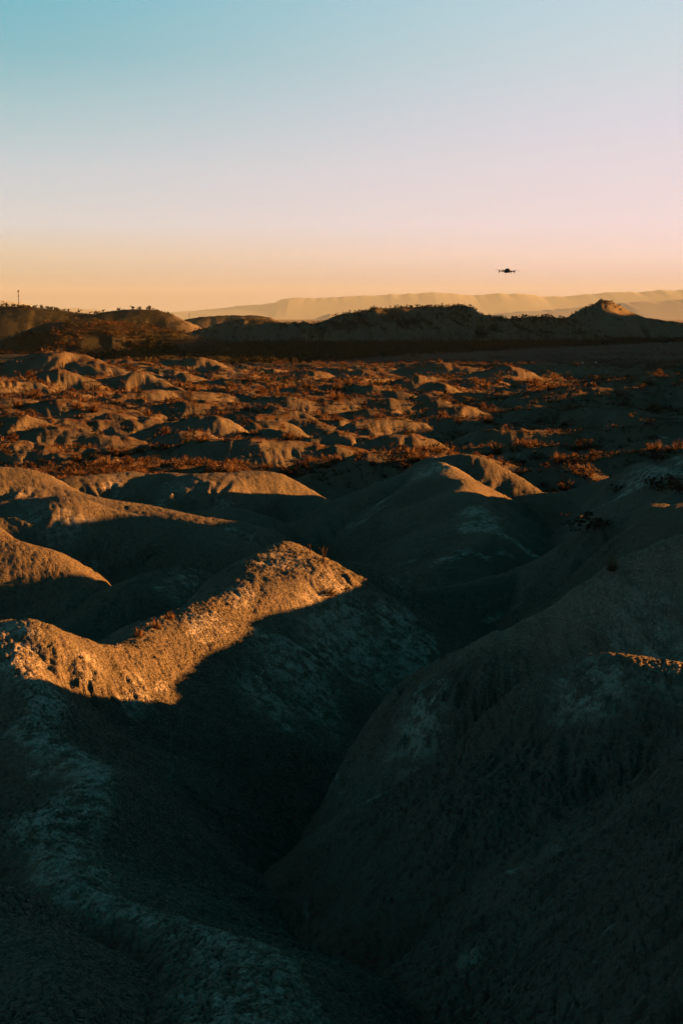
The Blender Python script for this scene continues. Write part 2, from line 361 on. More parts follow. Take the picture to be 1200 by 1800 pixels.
def ground_mat():
    m, nt, b = new_mat('clay')
    N = nt.nodes.new; Lk = nt.links.new
    pos = N('ShaderNodeNewGeometry').outputs['Position']
    def nz(scale, det=4, rough=.6, dist=0.0):
        n = N('ShaderNodeTexNoise'); n.inputs['Scale'].default_value = scale; n.inputs['Detail'].default_value = det
        n.inputs['Roughness'].default_value = rough; n.inputs['Distortion'].default_value = dist
        Lk(pos, n.inputs['Vector']); return n.outputs[0]
    def rg(v, a, c):
        n = N('ShaderNodeMapRange'); n.inputs['From Min'].default_value = a; n.inputs['From Max'].default_value = c
        n.interpolation_type = 'SMOOTHSTEP'; Lk(v, n.inputs['Value']); return n.outputs[0]
    def mth(op, a, c):
        n = N('ShaderNodeMath'); n.operation = op
        for i, v in enumerate((a, c)):
            if isinstance(v, (int, float)): n.inputs[i].default_value = v
            else: Lk(v, n.inputs[i])
        return n.outputs[0]
    def mix(f, a, c):
        n = N('ShaderNodeMix'); n.data_type = 'RGBA'
        for i, v in ((0, f), (6, a), (7, c)):
            if isinstance(v, tuple): n.inputs[i].default_value = (*v, 1)
            elif isinstance(v, (int, float)): n.inputs[i].default_value = v
            else: Lk(v, n.inputs[i])
        return n.outputs[2]
    def attr(name):
        n = N('ShaderNodeAttribute'); n.attribute_name = name; return n.outputs['Fac']
    c = mix(rg(nz(.22, 5), .35, .65), (.104, .098, .078), (.150, .138, .110))
    c = mix(rg(nz(.035, 5), .38, .66), c, (.120, .106, .080))
    c = mix(mth('MULTIPLY', rg(nz(7.0, 4), .48, .70), .55), c, (.042, .043, .037))
    # pale mineral crust in broken patches
    pf = mth('ADD', attr('pale'), mth('MULTIPLY', rg(nz(.33, 6, .7, .6), .50, .72), .75))
    br = rg(nz(3.2, 8, .75), .42, .60)
    pf = mth('MULTIPLY', rg(pf, .30, .85), br)
    c = mix(mth('MULTIPLY', pf, .8), c, (.42, .42, .39))
    c = mix(mth('MULTIPLY', attr('crest_lift'), rg(nz(1.1, 5, .7), .25, .6)), c, (.27, .215, .165))  # paints the right hill crest paler, in place of light falling on it
    # scrub litter and red soil of the flats, dark wooded hill flanks
    c = mix(mth('MULTIPLY', attr('flat'), rg(nz(.45, 6, .7), .36, .58)), c, (.082, .049, .026))
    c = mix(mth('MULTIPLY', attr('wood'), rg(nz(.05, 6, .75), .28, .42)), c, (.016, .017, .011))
    Lk(c, b.inputs['Base Color'])
    vor = N('ShaderNodeTexVoronoi'); vor.inputs['Scale'].default_value = 13; vor.feature = 'DISTANCE_TO_EDGE'; Lk(pos, vor.inputs['Vector'])
    bm1 = N('ShaderNodeBump'); bm1.inputs['Strength'].default_value = 1.0; bm1.inputs['Distance'].default_value = .085
    Lk(rg(vor.outputs['Distance'], .0, .16), bm1.inputs['Height'])
    bm2 = N('ShaderNodeBump'); bm2.inputs['Strength'].default_value = 1.0; bm2.inputs['Distance'].default_value = .08
    Lk(nz(28, 5, .65), bm2.inputs['Height']); Lk(bm1.outputs[0], bm2.inputs['Normal'])
    Lk(bm2.outputs[0], b.inputs['Normal'])
    return m
CLAY = ground_mat()

def add_mesh(name, v, f, mat, parent=None, smooth=False):
    me = bpy.data.meshes.new(name)
    v = np.ascontiguousarray(v, dtype=np.float32); f = np.ascontiguousarray(f, dtype=np.int32)
    me.vertices.add(len(v)); me.vertices.foreach_set('co', v.ravel())
    k = f.shape[1]
    me.loops.add(f.size); me.loops.foreach_set('vertex_index', f.ravel())
    me.polygons.add(len(f)); me.polygons.foreach_set('loop_start', np.arange(0, f.size, k, dtype=np.int32))
    me.polygons.foreach_set('loop_total', np.full(len(f), k, dtype=np.int32))
    me.polygons.foreach_set('use_smooth', np.full(len(f), smooth))
    me.update(calc_edges=True)
    me.materials.append(mat)
    o = bpy.data.objects.new(name, me); col.objects.link(o)
    if parent: o.parent = parent
    return o
def tag(o, label=None, cat=None, group=None, kind=None):
    if label: o['label'] = label
    if cat: o['category'] = cat
    if group: o['group'] = group
    if kind: o['kind'] = kind
    return o

# ------------------------------------------------------------------ ground sheet (fans out from the viewpoint, finest in front)
def geo(a, b, s): return np.exp(np.arange(math.log(a), math.log(b), s))
radii = np.concatenate([geo(.8, 9, .05), geo(9, 60, .0022), geo(60, 130, .0032), geo(130, 900, .0042), geo(900, 3600, .0058), geo(3600, 90000, .05)])
ang = [0.0]; st = .0016
fa = np.arange(-.30, .30001, .0014)
a = .30; s = .0016; outer = []
while a < math.pi - .02:
    s = min(s * 1.09, .07); a += s; outer.append(min(a, math.pi))
outer[-1] = math.pi
angs = np.concatenate([-np.array(outer[::-1]), fa, np.array(outer)])
A, Rr = np.meshgrid(angs, radii)
X = (Rr * np.sin(A)).ravel(); Y = (Rr * np.cos(A)).ravel(); RAD = Rr.ravel()
Hh, pale = height(X, Y)
Z = Hh + fine(X, Y, RAD)
nr, nc = Rr.shape
ii = np.arange(nr * nc).reshape(nr, nc)
F = np.stack([ii[:-1, :-1], ii[1:, :-1], ii[1:, 1:], ii[:-1, 1:]], -1).reshape(-1, 4)[:, ::-1]
ground = add_mesh('ground', np.stack([X, Y, Z], 1), F, CLAY, smooth=True)
tag(ground, kind='structure')
H2 = Hh.reshape(nr, nc)
gr = np.gradient(H2, axis=0) / np.gradient(Rr, axis=0); ga = np.gradient(H2, axis=1) / (np.gradient(A, axis=1) * Rr)
slope = np.hypot(gr, ga).ravel()
flat = (1 - sstep(.22, .5, slope)) * sstep(88, 115, RAD) * (1 - sstep(2500, 4000, RAD) * .5)
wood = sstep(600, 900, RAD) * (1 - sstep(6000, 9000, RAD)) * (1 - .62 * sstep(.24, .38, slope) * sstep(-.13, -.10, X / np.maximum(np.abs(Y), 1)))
Z2 = Z.reshape(nr, nc)
def zat(x, y):
    """height of the finished sheet at a point (bilinear)"""
    r = math.hypot(x, y); aa = math.atan2(x, y)
    j = min(max(np.searchsorted(angs, aa) - 1, 0), nc - 2); i = min(max(np.searchsorted(radii, r) - 1, 0), nr - 2)
    tu = (aa - angs[j]) / (angs[j + 1] - angs[j]); tv = (r - radii[i]) / (radii[i + 1] - radii[i])
    return float((Z2[i, j] * (1 - tu) + Z2[i, j + 1] * tu) * (1 - tv) + (Z2[i + 1, j] * (1 - tu) + Z2[i + 1, j + 1] * tu) * tv)
def on_ground(px, py, d0, d1):
    """first point of the ground met along the sight line through a pixel between two depths"""
    for D in np.arange(d0, d1, max(.02, d0 * .002)):
        x, y, z = P(px, py, D)
        if z < zat(x, y): return x, y, zat(x, y)
    x, y, z = P(px, py, d1)
    return x, y, zat(x, y)
for px, py, d0, d1, rr_, wgt in ((1150, 1125, 19, 60, 1.3, .8), (1060, 1205, 12, 60, .8, .7), (1170, 1190, 12, 60, .7, .6), (740, 1280, 14, 60, .8, .7), (700, 1330, 14, 60, .5, .6), (845, 925, 45, 90, 1.4, .8), (835, 900, 45, 90, 1.2, .8),
                                 (470, 1225, 24, 50, 1.2, .8), (610, 1125, 30, 50, 1.9, .85), (520, 1165, 30, 50, 1.6, .8), (700, 1115, 30, 50, 1.4, .8), (560, 1240, 26, 50, 1.0, .7), (40, 1170, 24, 40, 1.0, .7), (605, 1060, 36, 50, .8, .8), (580, 1075, 34, 50, .6, .7), (150, 1165, 24, 40, .6, .7),
                                 (420, 1045, 34, 45, .7, .8), (340, 1085, 30, 45, .6, .8), (760, 825, 70, 95, 2.2, .7), (1150, 825, 60, 90, 2.6, .7), (110, 930, 50, 70, 1.6, .6), (60, 905, 50, 75, 1.5, .6), (310, 860, 70, 95, 1.8, .6), (700, 1025, 45, 70, .8, .6),
                                 (310, 1040, 42, 60, 1.2, .6), (820, 1690, 8, 30, .25, .8), (240, 1220, 22, 40, .8, .6)):
    gx, gy, _ = on_ground(px, py, d0, d1)
    q = wgt * np.exp(-((X - gx) ** 2 + ((Y - gy) * .7) ** 2) / rr_ ** 2)
    pale = np.maximum(pale, q)
crest_lift = np.zeros(X.shape)  # right hill crest: brightness painted into the clay colour
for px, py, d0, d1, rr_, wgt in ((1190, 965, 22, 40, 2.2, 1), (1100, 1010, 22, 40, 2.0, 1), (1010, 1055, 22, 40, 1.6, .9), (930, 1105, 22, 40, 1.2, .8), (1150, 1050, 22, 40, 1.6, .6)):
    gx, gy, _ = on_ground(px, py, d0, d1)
    crest_lift = np.maximum(crest_lift, wgt * np.exp(-((X - gx) ** 2 + (Y - gy) ** 2) / rr_ ** 2))
for nm, arr in (('crest_lift', crest_lift), ('pale', pale), ('flat', flat), ('wood', wood)):
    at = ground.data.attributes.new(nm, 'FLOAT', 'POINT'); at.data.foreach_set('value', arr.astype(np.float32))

#@@REST
RUN = np.maximum.accumulate(np.where(Rr > 6, Z.reshape(nr, nc) / Rr, -9), axis=0)   # skyline so far, column by column
SL2 = slope.reshape(nr, nc)
FC0 = len(outer); FC1 = FC0 + len(fa)

# ------------------------------------------------------------------ distant mountains
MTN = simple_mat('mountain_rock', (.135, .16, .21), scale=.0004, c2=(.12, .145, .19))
def mountain(pts, D, depth, seed, amp):
    px = np.arange(pts[0][0], pts[-1][0] + 1, 2.0)
    py = np.interp(px, [p[0] for p in pts], [p[1] for p in pts])
    nrow = 22; v = np.linspace(-1, 1, nrow)
    top = np.array([P(a_, b_, D) for a_, b_ in zip(px, py)])
    prof = 1 - np.abs(v) ** 1.25
    Xm = np.repeat(top[:, 0][None], nrow, 0); Ym = D + v[:, None] * depth + 0 * Xm
    hgt = (top[:, 2] + 40)[None] * prof[:, None] - 40
    wl = depth * .38
    n = ridged(Xm / wl, Ym / (wl * 1.5), 4, seed) - .7
    Zm = hgt + np.minimum(n, .25) * .25 * amp * (np.abs(v[:, None]) ** .8) * prof[:, None] + noise(Xm / (wl * 1.1), Ym / (wl * 1.6), seed + 19) * amp * .3 * prof[:, None]
    jag = (1.5 * noise(px / 34, px * 0 + .5, seed) + 1.0 * noise(px / 13, px * 0 + .5, seed + 1)) * D / FPX
    Zm = Zm + jag[None] * 1.1 * prof[:, None] ** 6
    i_ = np.arange(nrow * len(px)).reshape(nrow, len(px))
    f = np.stack([i_[:-1, :-1], i_[:-1, 1:], i_[1:, 1:], i_[1:, :-1]], -1).reshape(-1, 4)
    o = add_mesh('mountain_range', np.stack([Xm, Ym, Zm], -1).reshape(-1, 3), f, MTN, smooth=True)
    tag(o, kind='structure'); return o
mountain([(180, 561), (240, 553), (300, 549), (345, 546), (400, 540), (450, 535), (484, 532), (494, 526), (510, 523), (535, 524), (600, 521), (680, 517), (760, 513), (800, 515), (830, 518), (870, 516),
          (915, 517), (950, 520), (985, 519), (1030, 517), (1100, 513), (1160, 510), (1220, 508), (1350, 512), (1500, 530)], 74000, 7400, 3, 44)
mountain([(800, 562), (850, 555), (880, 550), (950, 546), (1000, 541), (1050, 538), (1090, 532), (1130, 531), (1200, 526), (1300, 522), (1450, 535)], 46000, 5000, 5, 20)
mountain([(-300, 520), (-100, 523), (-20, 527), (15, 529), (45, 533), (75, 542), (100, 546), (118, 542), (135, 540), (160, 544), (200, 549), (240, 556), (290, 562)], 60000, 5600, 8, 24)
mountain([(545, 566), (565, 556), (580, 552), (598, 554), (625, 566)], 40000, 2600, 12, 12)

# ------------------------------------------------------------------ air
haze_m = bpy.data.materials.new('haze'); haze_m.use_nodes = True
ht = haze_m.node_tree; ht.nodes.clear()
ho = ht.nodes.new('ShaderNodeOutputMaterial'); pv = ht.nodes.new('ShaderNodeVolumePrincipled')
pv.inputs['Color'].default_value = (.65, .89, 1.0, 1); pv.inputs['Density'].default_value = 0.42e-5
pv.inputs['Anisotropy'].default_value = 0.0
ht.links.new(pv.outputs[0], ho.inputs['Volume'])
x0, x1, y0, y1, z0, z1 = -92000, 92000, -92000, 92000, float(Z.min()) - 1.5, 1900.0
hv = np.array([(x, y, z) for z in (z0, z1) for y in (y0, y1) for x in (x0, x1)])
hf = np.array([(0, 2, 3, 1), (4, 5, 7, 6), (0, 1, 5, 4), (2, 6, 7, 3), (0, 4, 6, 2), (1, 3, 7, 5)])
haze = add_mesh('haze', hv, hf, haze_m); tag(haze, kind='stuff')

# ------------------------------------------------------------------ mesh building blocks
class MB:
    def __init__(s): s.v = []; s.f = []
    def add(s, v, f):
        o = len(s.v); s.v += [tuple(p) for p in v]; s.f += [tuple(i + o for i in q) for q in f]; return s
    def tube(s, a, b, ra, rb, n=6):
        a = Vector(a); b = Vector(b); d = (b - a).normalized()
        u = d.orthogonal().normalized(); w = d.cross(u); vs_ = []
        for c, r in ((a, ra), (b, rb)):
            for i in range(n):
                t = 2 * math.pi * i / n; vs_.append(c + u * math.cos(t) * r + w * math.sin(t) * r)
        f = [(i, (i + 1) % n, n + (i + 1) % n, n + i) for i in range(n)] + [tuple(range(n))[::-1], tuple(range(n, 2 * n))]
        return s.add(vs_, f)
    def box(s, c, h, rot=None):
        vs_ = []
        for z in (-1, 1):
            for y in (-1, 1):
                for x in (-1, 1):
                    q = Vector((x * h[0], y * h[1], z * h[2]))
                    if rot: q = rot @ q
                    vs_.append(q + Vector(c))
        return s.add(vs_, [(0, 2, 3, 1), (4, 5, 7, 6), (0, 1, 5, 4), (2, 6, 7, 3), (0, 4, 6, 2), (1, 3, 7, 5)])
    def rings(s, rings_):
        n = len(rings_[0]); vs_ = [p for r in rings_ for p in r]; f = []
        for k in range(len(rings_) - 1):
            for i in range(n):
                f.append((k * n + i, k * n + (i + 1) % n, (k + 1) * n + (i + 1) % n, (k + 1) * n + i))
        f += [tuple(range(n))[::-1], tuple(range((len(rings_) - 1) * n, len(rings_) * n))]
        return s.add(vs_, f)
    def build(s, name, mat, parent=None, smooth=False):
        me = bpy.data.meshes.new(name); me.from_pydata([tuple(p) for p in s.v], [], s.f); me.materials.append(mat)
        if smooth: me.polygons.foreach_set('use_smooth', [True] * len(me.polygons))
        o = bpy.data.objects.new(name, me); col.objects.link(o); o.parent = parent; return o
def empty(name, loc, rot=(0, 0, 0)):
    o = bpy.data.objects.new(name, None); col.objects.link(o); o.location = loc; o.rotation_euler = rot; o.empty_display_size = .2; return o
def copy_tree(o, parent=None):
    c = o.copy(); col.objects.link(c); c.parent = parent
    for ch in list(o.children): copy_tree(ch, c)
    return c

# ------------------------------------------------------------------ drone
DARK = simple_mat('dark_plastic', (.012, .012, .013), scale=30, rough=.55, spec=.3)
BLADE = simple_mat('blade_plastic', (.02, .02, .02), scale=30, rough=.5, spec=.3)
LENS = simple_mat('lens_glass', (.01, .01, .012), scale=5, rough=.1, spec=.6)
def make_drone():
    root = empty('drone', P(890.5, 477, 29.5), (math.radians(2), math.radians(3.5), math.radians(12)))
    def sq(cx_, cy_, cz_, hx, hy, hz, n=16, e=.55):                 # ring of a rounded box section in the x-z plane
        out = []
        for i in range(n):
            t = 2 * math.pi * i / n; c, s_ = math.cos(t), math.sin(t)
            out.append((cx_ + hx * math.copysign(abs(c) ** e, c), cy_, cz_ + hz * math.copysign(abs(s_) ** e, s_)))
        return out
    m = MB(); m.rings([sq(0, y, z, hx, 0, hz) for y, z, hx, hz in
                       ((-.112, .006, .022, .020), (-.105, .006, .033, .031), (-.06, .008, .039, .038), (.0, .010, .040, .039), (.06, .007, .038, .036), (.10, .002, .033, .029), (.108, 0, .022, .018))])
    body = m.build('body', DARK, root, True)
    MB().box((0, -.03, .050), (.022, .045, .006)).build('battery', DARK, root)
    for sx in (-1, 1):
        for sy in (-1, 1):
            mx_, my_ = sx * .125, sy * .105 + (.02 if sy > 0 else -.005)
            zz_ = .0 if sy > 0 else .006
            arm = MB().tube((sx * .03, sy * .06, 0), (mx_, my_, zz_ - .004), .011, .008, 8).build('arm', DARK, root, True)
            MB().tube((mx_, my_, zz_ - .012), (mx_, my_, zz_ + .018), .014, .013, 12).build('motor', DARK, arm, True)
            MB().tube((mx_, my_, zz_ - .010), (mx_ + sx * .002, my_, zz_ - .045 if sy > 0 else zz_ - .036), .007, .005, 8).build('landing_leg', DARK, arm, True)
            pr = MB(); ang0 = {(-1, -1): 1.35, (-1, 1): .15, (1, -1): -.12, (1, 1): 1.1}[(sx, sy)]
            for k in (0, math.pi):
                a_ = ang0 + k; d = Vector((math.cos(a_), math.sin(a_), 0)); w = Vector((-math.sin(a_), math.cos(a_), 0))
                c0 = Vector((mx_, my_, zz_ + .021)); rgs = []
                for t, cw, tw in ((.006, .006, .003), (.03, .012, .003), (.06, .011, .002), (.09, .008, .0012), (.104, .003, .0005)):
                    c = c0 + d * t
                    rgs.append([c + w * cw + Vector((0, 0, tw)), c + Vector((0, 0, .0015)), c - w * cw - Vector((0, 0, tw)), c - Vector((0, 0, .0015))])
                pr.rings(rgs)
            pr.build('propeller', BLADE, arm)
    g = MB().tube((-.018, .095, -.018), (.018, .095, -.018), .016, .016, 12).build('camera_gimbal', DARK, root, True)
    MB().tube((0, .105, -.018), (0, .118, -.018), .011, .010, 12).build('lens', LENS, g, True)
    tag(root, 'small dark four rotor drone hovering in the sky at right', 'drone')
make_drone()

# ------------------------------------------------------------------ masts and poles
STEEL = simple_mat('weathered_steel', (.07, .06, .05), scale=2, rough=.7)
WOODP = simple_mat('weathered_wood', (.05, .036, .025), scale=4)
def mast(px, D, h, w, label, drums, py_hint=None):
    x, y, _ = P(px, 560, D)
    z = zat(x, y) - .3
    root = empty('radio_mast', (x, y, z))
    t = MB(); n = max(6, int(h / 2.2))
    cs_ = [(math.cos(a_) * w, math.sin(a_) * w) for a_ in (.5, .5 + 2.094, .5 + 4.189)]
    for i in range(3):
        t.tube((*cs_[i], 0), (*cs_[i], h), w * .26, w * .22, 5)
    for k in range(n):
        za, zb = h * k / n, h * (k + 1) / n
        for i in range(3):
            a_, b_ = cs_[i], cs_[(i + 1) % 3]
            t.tube((*a_, za), (*b_, zb), w * .13, w * .13, 4)
    t.build('lattice_tower', STEEL, root)
    for zz_, r in drums:
        MB().tube((w * 1.2, 0, h * zz_ - r), (w * 1.2, 0, h * zz_ + r * 1.6), r * .8, r * .8, 8).build('antenna', STEEL, root)
        MB().tube((-w * 1.2, -.4, h * zz_ - r * .4), (-w * 1.2, .1, h * zz_ - r * .4), r * .7, r * .7, 10).build('dish', STEEL, root)
    MB().tube((0, 0, h), (0, 0, h * 1.05), .12, .05, 5).build('lightning_rod', STEEL, root)
    tag(root, label, 'mast', 'radio masts on the hills')
mast(34, 2600, 30, .75, 'tall lattice radio mast on the wooded crest of the left hill', ((.95, 1.3), (.66, .8)))
mast(7, 2630, 11, .5, 'short thin mast at the left edge, left of the tall mast', ((.9, .8),))
mast(12.5, 2630, 9, .5, 'short thin mast between the left edge and the tall mast', ((.9, .8),))
mast(139, 2640, 11, .4, 'short thin mast in the dip between the two left hilltops', ((.9, .6),))
mast(333, 3480, 17, .5, 'thin mast on the flat brown hill left of centre', ((.9, .7),))
mast(590, 2030, 10, .4, 'thin mast at the left end of the dark eroded hill', ((.9, .6),))
def pole(px, D, h, label):
    x, y, _ = P(px, 600, D); z = zat(x, y) - .2
    root = empty('utility_pole', (x, y, z), (0, .02, .4))
    MB().tube((0, 0, 0), (0, 0, h), .08, .06, 8).build('post', WOODP, root, True)
    a_ = MB().box((0, 0, h - .5), (.75, .05, .06)).build('crossarm', WOODP, root)
    for xx in (-.65, 0, .65):
        MB().tube((xx, 0, h - .44), (xx, 0, h - .24), .05, .035, 6).build('insulator', STEEL, a_)
    tag(root, label, 'pole', 'utility poles on the plain')
pole(161, 262, 5.0, 'wooden utility pole among the lit mounds at left')
pole(1108, 320, 3.4, 'wooden utility pole on the shaded slopes at right')

# ------------------------------------------------------------------ two small white huts
WHITE = simple_mat('white_render', (.55, .53, .50), var=.1, scale=2)
TILE = simple_mat('roof_tile', (.30, .16, .10), scale=4)
DOORM = simple_mat('green_door', (.07, .09, .07), scale=4)
def hut(px, D, w, h, label):
    x, y, _ = P(px, 640, D); z = zat(x, y) - .2
    root = empty('white_hut', (x, y, z), (0, 0, .5))
    MB().box((0, 0, h / 2), (w / 2, w / 2 * .8, h / 2)).build('wall', WHITE, root)
    e = w / 2 + .12; g = w / 2 * .8 + .12
    MB().add([(-e, -g, h + .003), (e, -g, h + .003), (e, g, h + .003), (-e, g, h + .003), (-e, 0, h + w * .28), (e, 0, h + w * .28)],
             [(0, 1, 5, 4), (2, 3, 4, 5), (0, 4, 3), (1, 2, 5), (0, 3, 2, 1)]).build('roof', TILE, root)
    MB().box((.1, -w * .4 - .02, h * .4), (w * .18, .03, h * .4)).build('door', DOORM, root)
    tag(root, label, 'hut', 'small white huts on the far plain')
hut(1023, 960, 1.0, 1.5, 'tiny white hut on the dark plain below the butte, the left one of two')
hut(1047, 985, .9, 1.4, 'tiny white hut on the dark plain below the butte, the right one of two')

# ------------------------------------------------------------------ plants
def leaf_mat(name, c, c2):
    m, nt, b = new_mat(name)
    n = nt.nodes.new('ShaderNodeTexNoise'); n.inputs['Scale'].default_value = 1.3; n.inputs['Detail'].default_value = 3
    g = nt.nodes.new('ShaderNodeNewGeometry'); nt.links.new(g.outputs['Position'], n.inputs['Vector'])
    r = nt.nodes.new('ShaderNodeMapRange'); r.inputs['From Min'].default_value = .38; r.inputs['From Max'].default_value = .62
    nt.links.new(n.outputs[0], r.inputs['Value'])
    k = nt.nodes.new('ShaderNodeMix'); k.data_type = 'RGBA'; k.inputs[6].default_value = (*c, 1); k.inputs[7].default_value = (*c2, 1)
    nt.links.new(r.outputs[0], k.inputs[0]); nt.links.new(k.outputs[2], b.inputs['Base Color'])
    tr = nt.nodes.new('ShaderNodeBsdfTranslucent'); nt.links.new(k.outputs[2], tr.inputs['Color'])
    ms = nt.nodes.new('ShaderNodeMixShader'); ms.inputs[0].default_value = .3
    nt.links.new(b.outputs[0], ms.inputs[1]); nt.links.new(tr.outputs[0], ms.inputs[2])
    nt.links.new(ms.outputs[0], nt.nodes['Material Output'].inputs['Surface']); return m
DRY = leaf_mat('dry_grass', (.110, .068, .036), (.060, .037, .022))
RUST = leaf_mat('rusty_scrub', (.080, .041, .021), (.042, .024, .014))
DKBUSH = leaf_mat('dark_scrub', (.026, .021, .013), (.042, .027, .015))
PINE = leaf_mat('pine_needles', (.016, .018, .011), (.024, .022, .013))
TWIG = simple_mat('bare_twig', (.09, .055, .03), scale=5)

def tri_soup(cent, nrm_jit, size, r):
    """leaf sized triangles at the given centres"""
    n = len(cent); a_ = r.normal(size=(n, 3)); a_ /= np.linalg.norm(a_, axis=1, keepdims=True)
    b_ = np.cross(a_, r.normal(size=(n, 3))); b_ /= np.linalg.norm(b_, axis=1, keepdims=True)
    s_ = size * r.uniform(.6, 1.3, (n, 1))
    v = np.stack([cent - a_ * s_ * .6, cent + a_ * s_ * .6 + b_ * s_ * .25, cent + b_ * s_ * .9], 1).reshape(-1, 3)
    return v, np.arange(n * 3).reshape(-1, 3)
def tussock(n, seed, spread=1.0, width=.035):
    r = np.random.default_rng(seed); th = r.uniform(0, 2 * math.pi, n); lean = r.uniform(.05, 1.0, n) ** .8 * spread
    L = r.uniform(.55, 1.0, n) * (1 - .25 * lean)
    base = np.stack([np.cos(th) * .12 * r.uniform(0, 1.6, n), np.sin(th) * .12 * r.uniform(0, 1.6, n), -.04 + 0 * th], 1)
    d = np.stack([np.cos(th) * np.sin(lean), np.sin(th) * np.sin(lean), np.cos(lean)], 1)
    w = np.stack([-np.sin(th), np.cos(th), r.uniform(-.4, .4, n)], 1) * width * r.uniform(.6, 1.5, (n, 1))
    tip = base + d * L[:, None]; tip[:, 2] -= .10 * lean
    v = np.stack([base - w, base + w, tip], 1).reshape(-1, 3); return v, np.arange(n * 3).reshape(-1, 3)
def bush(n, seed, leaf=.10):
    r = np.random.default_rng(seed); k = 9
    cc = np.stack([r.normal(0, .24, k), r.normal(0, .24, k), r.uniform(.12, .5, k)], 1); rr_ = r.uniform(.12, .24, k)
    w = r.integers(0, k, n); d = r.normal(size=(n, 3)); d /= np.linalg.norm(d, axis=1, keepdims=True)
    c = cc[w] + d * rr_[w][:, None] * r.uniform(.5, 1.05, (n, 1)); c[:, 2] = np.maximum(c[:, 2], .0)
    return tri_soup(c, 0, leaf, r)
VARS = [('dry_tussock', tussock(150, 1), DRY), ('dry_tussock', tussock(150, 2, 1.25), DRY), ('scrub_bush', bush(190, 3), RUST), ('scrub_bush', bush(190, 4, .12), DRY),
        ('scrub_bush', bush(190, 5), DKBUSH), ('scrub_bush', bush(190, 6, .12), RUST)]
LOW = [(tussock(14, 11, 1.1, .10), 0), (tussock(14, 12, 1.2, .11), 0), (bush(14, 13, .24), 1), (bush(14, 14, .26), 1), (bush(14, 15, .26), 2), (bush(14, 16, .24), 0)]

# where they stand: flats and gentle slopes of the plain, in drifts
nsamp = 46000
rows0, rows1 = np.searchsorted(radii, 96), np.searchsorted(radii, 1150)
u_ = rng.random(nsamp)
rsel = rows0 + ((rows1 - rows0) * u_ ** .95).astype(int); csel = rng.integers(FC0, FC1, nsamp)
sx_, sy_, sz_ = X.reshape(nr, nc)[rsel, csel], Y.reshape(nr, nc)[rsel, csel], Z2[rsel, csel]
jit = radii[rsel] * .0008
sx_ = sx_ + rng.normal(0, 1, nsamp) * jit
dens = .75 * fbm(sx_ / 16, sy_ / 24, 3, 77) + .55 * fbm(sx_ / 3.0, sy_ / 4.0, 2, 78) - .35 * sstep(350, 900, radii[rsel])
keep = (SL2[rsel, csel] < .55 + .4 * rng.random(nsamp)) & (dens + rng.normal(0, .18, nsamp) > -.10)
rk = radii[rsel]
sel = np.nonzero(keep)[0]
size = (rng.lognormal(-.55, .50, nsamp) * 0.9 * np.clip(rk / 190, .85, 2.6))
size = np.minimum(size, 1.6 * np.clip(rk / 190, .9, 2.2))
visib = (sz_ + size * .5) / rk > RUN[rsel, csel]
infr = np.abs(np.arctan2(sx_, sy_)) < .235
app = size / rk * visib * infr
order = sel[np.argsort(-app[sel])]
big = order[:300]; rest = order[300:]
meshes = []
for nm, (v, f), mt in VARS:
    o = add_mesh(nm, v, f, mt); meshes.append(o.data); bpy.data.objects.remove(o)
KIND = ['pale orange grass tussock', 'spreading orange grass tussock', 'rusty red scrub bush', 'bushy orange shrub', 'dark brown scrub bush', 'low rusty shrub']
def ordinal(n): return f'{n}{"th" if 10 <= n % 100 <= 20 else {1: "st", 2: "nd", 3: "rd"}.get(n % 10, "th")}'
kinds = {}
for i in big:
    vi = int(rng.choice(6, p=[.2, .18, .18, .14, .18, .12])); nm = VARS[vi][0]
    o = bpy.data.objects.new(nm, meshes[vi]); col.objects.link(o)
    o.location = (sx_[i], sy_[i], zat(sx_[i], sy_[i]) - .03); s_ = float(size[i])
    o.scale = (s_ * random.uniform(.9, 1.35), s_ * random.uniform(.9, 1.35), s_ * random.uniform(.7, 1.05)); o.rotation_euler = (0, 0, random.uniform(0, 6.28))
    u = sx_[i] / sy_[i]
    far = 'in front' if sy_[i] < 120 else ('midway back' if sy_[i] < 170 else 'far back')
    big_ = 'large ' if s_ > 1.25 else ('small ' if s_ < .9 else '')
    kinds.setdefault(f'{big_}{KIND[vi]} {far} on the plain', []).append((u, o))
for lab, lst in kinds.items():
    for k, (u, o) in enumerate(sorted(lst, key=lambda q: q[0])):
        tag(o, f'{lab}, {ordinal(k + 1)} such from the left' if len(lst) > 1 else lab, 'shrub', 'shrubs scattered over the scrubby plain')
parts = {0: [[], [], 0], 1: [[], [], 0], 2: [[], [], 0]}
for i in rest:
    li = int(rng.choice(6, p=[.18, .16, .18, .13, .25, .10])); (v, f), mi = LOW[li]
    a_ = rng.uniform(0, 6.28); c, s0 = math.cos(a_), math.sin(a_); s_ = size[i]
    q = np.stack([(v[:, 0] * c - v[:, 1] * s0) * s_ * 1.15 + sx_[i], (v[:, 0] * s0 + v[:, 1] * c) * s_ * 1.15 + sy_[i], v[:, 2] * s_ * .9 + sz_[i] - .03], 1)
    pt = parts[mi]; pt[0].append(q); pt[1].append(f + pt[2]); pt[2] += len(v)
for mi, mt in ((0, DRY), (1, RUST), (2, DKBUSH)):
    o = add_mesh('scrub', np.concatenate(parts[mi][0]), np.concatenate(parts[mi][1]), mt)
    tag(o, ['straw orange dry grass strewn over the plain', 'rusty low scrub strewn over the plain', 'dark low scrub strewn over the plain'][mi], 'scrub', kind='stuff')

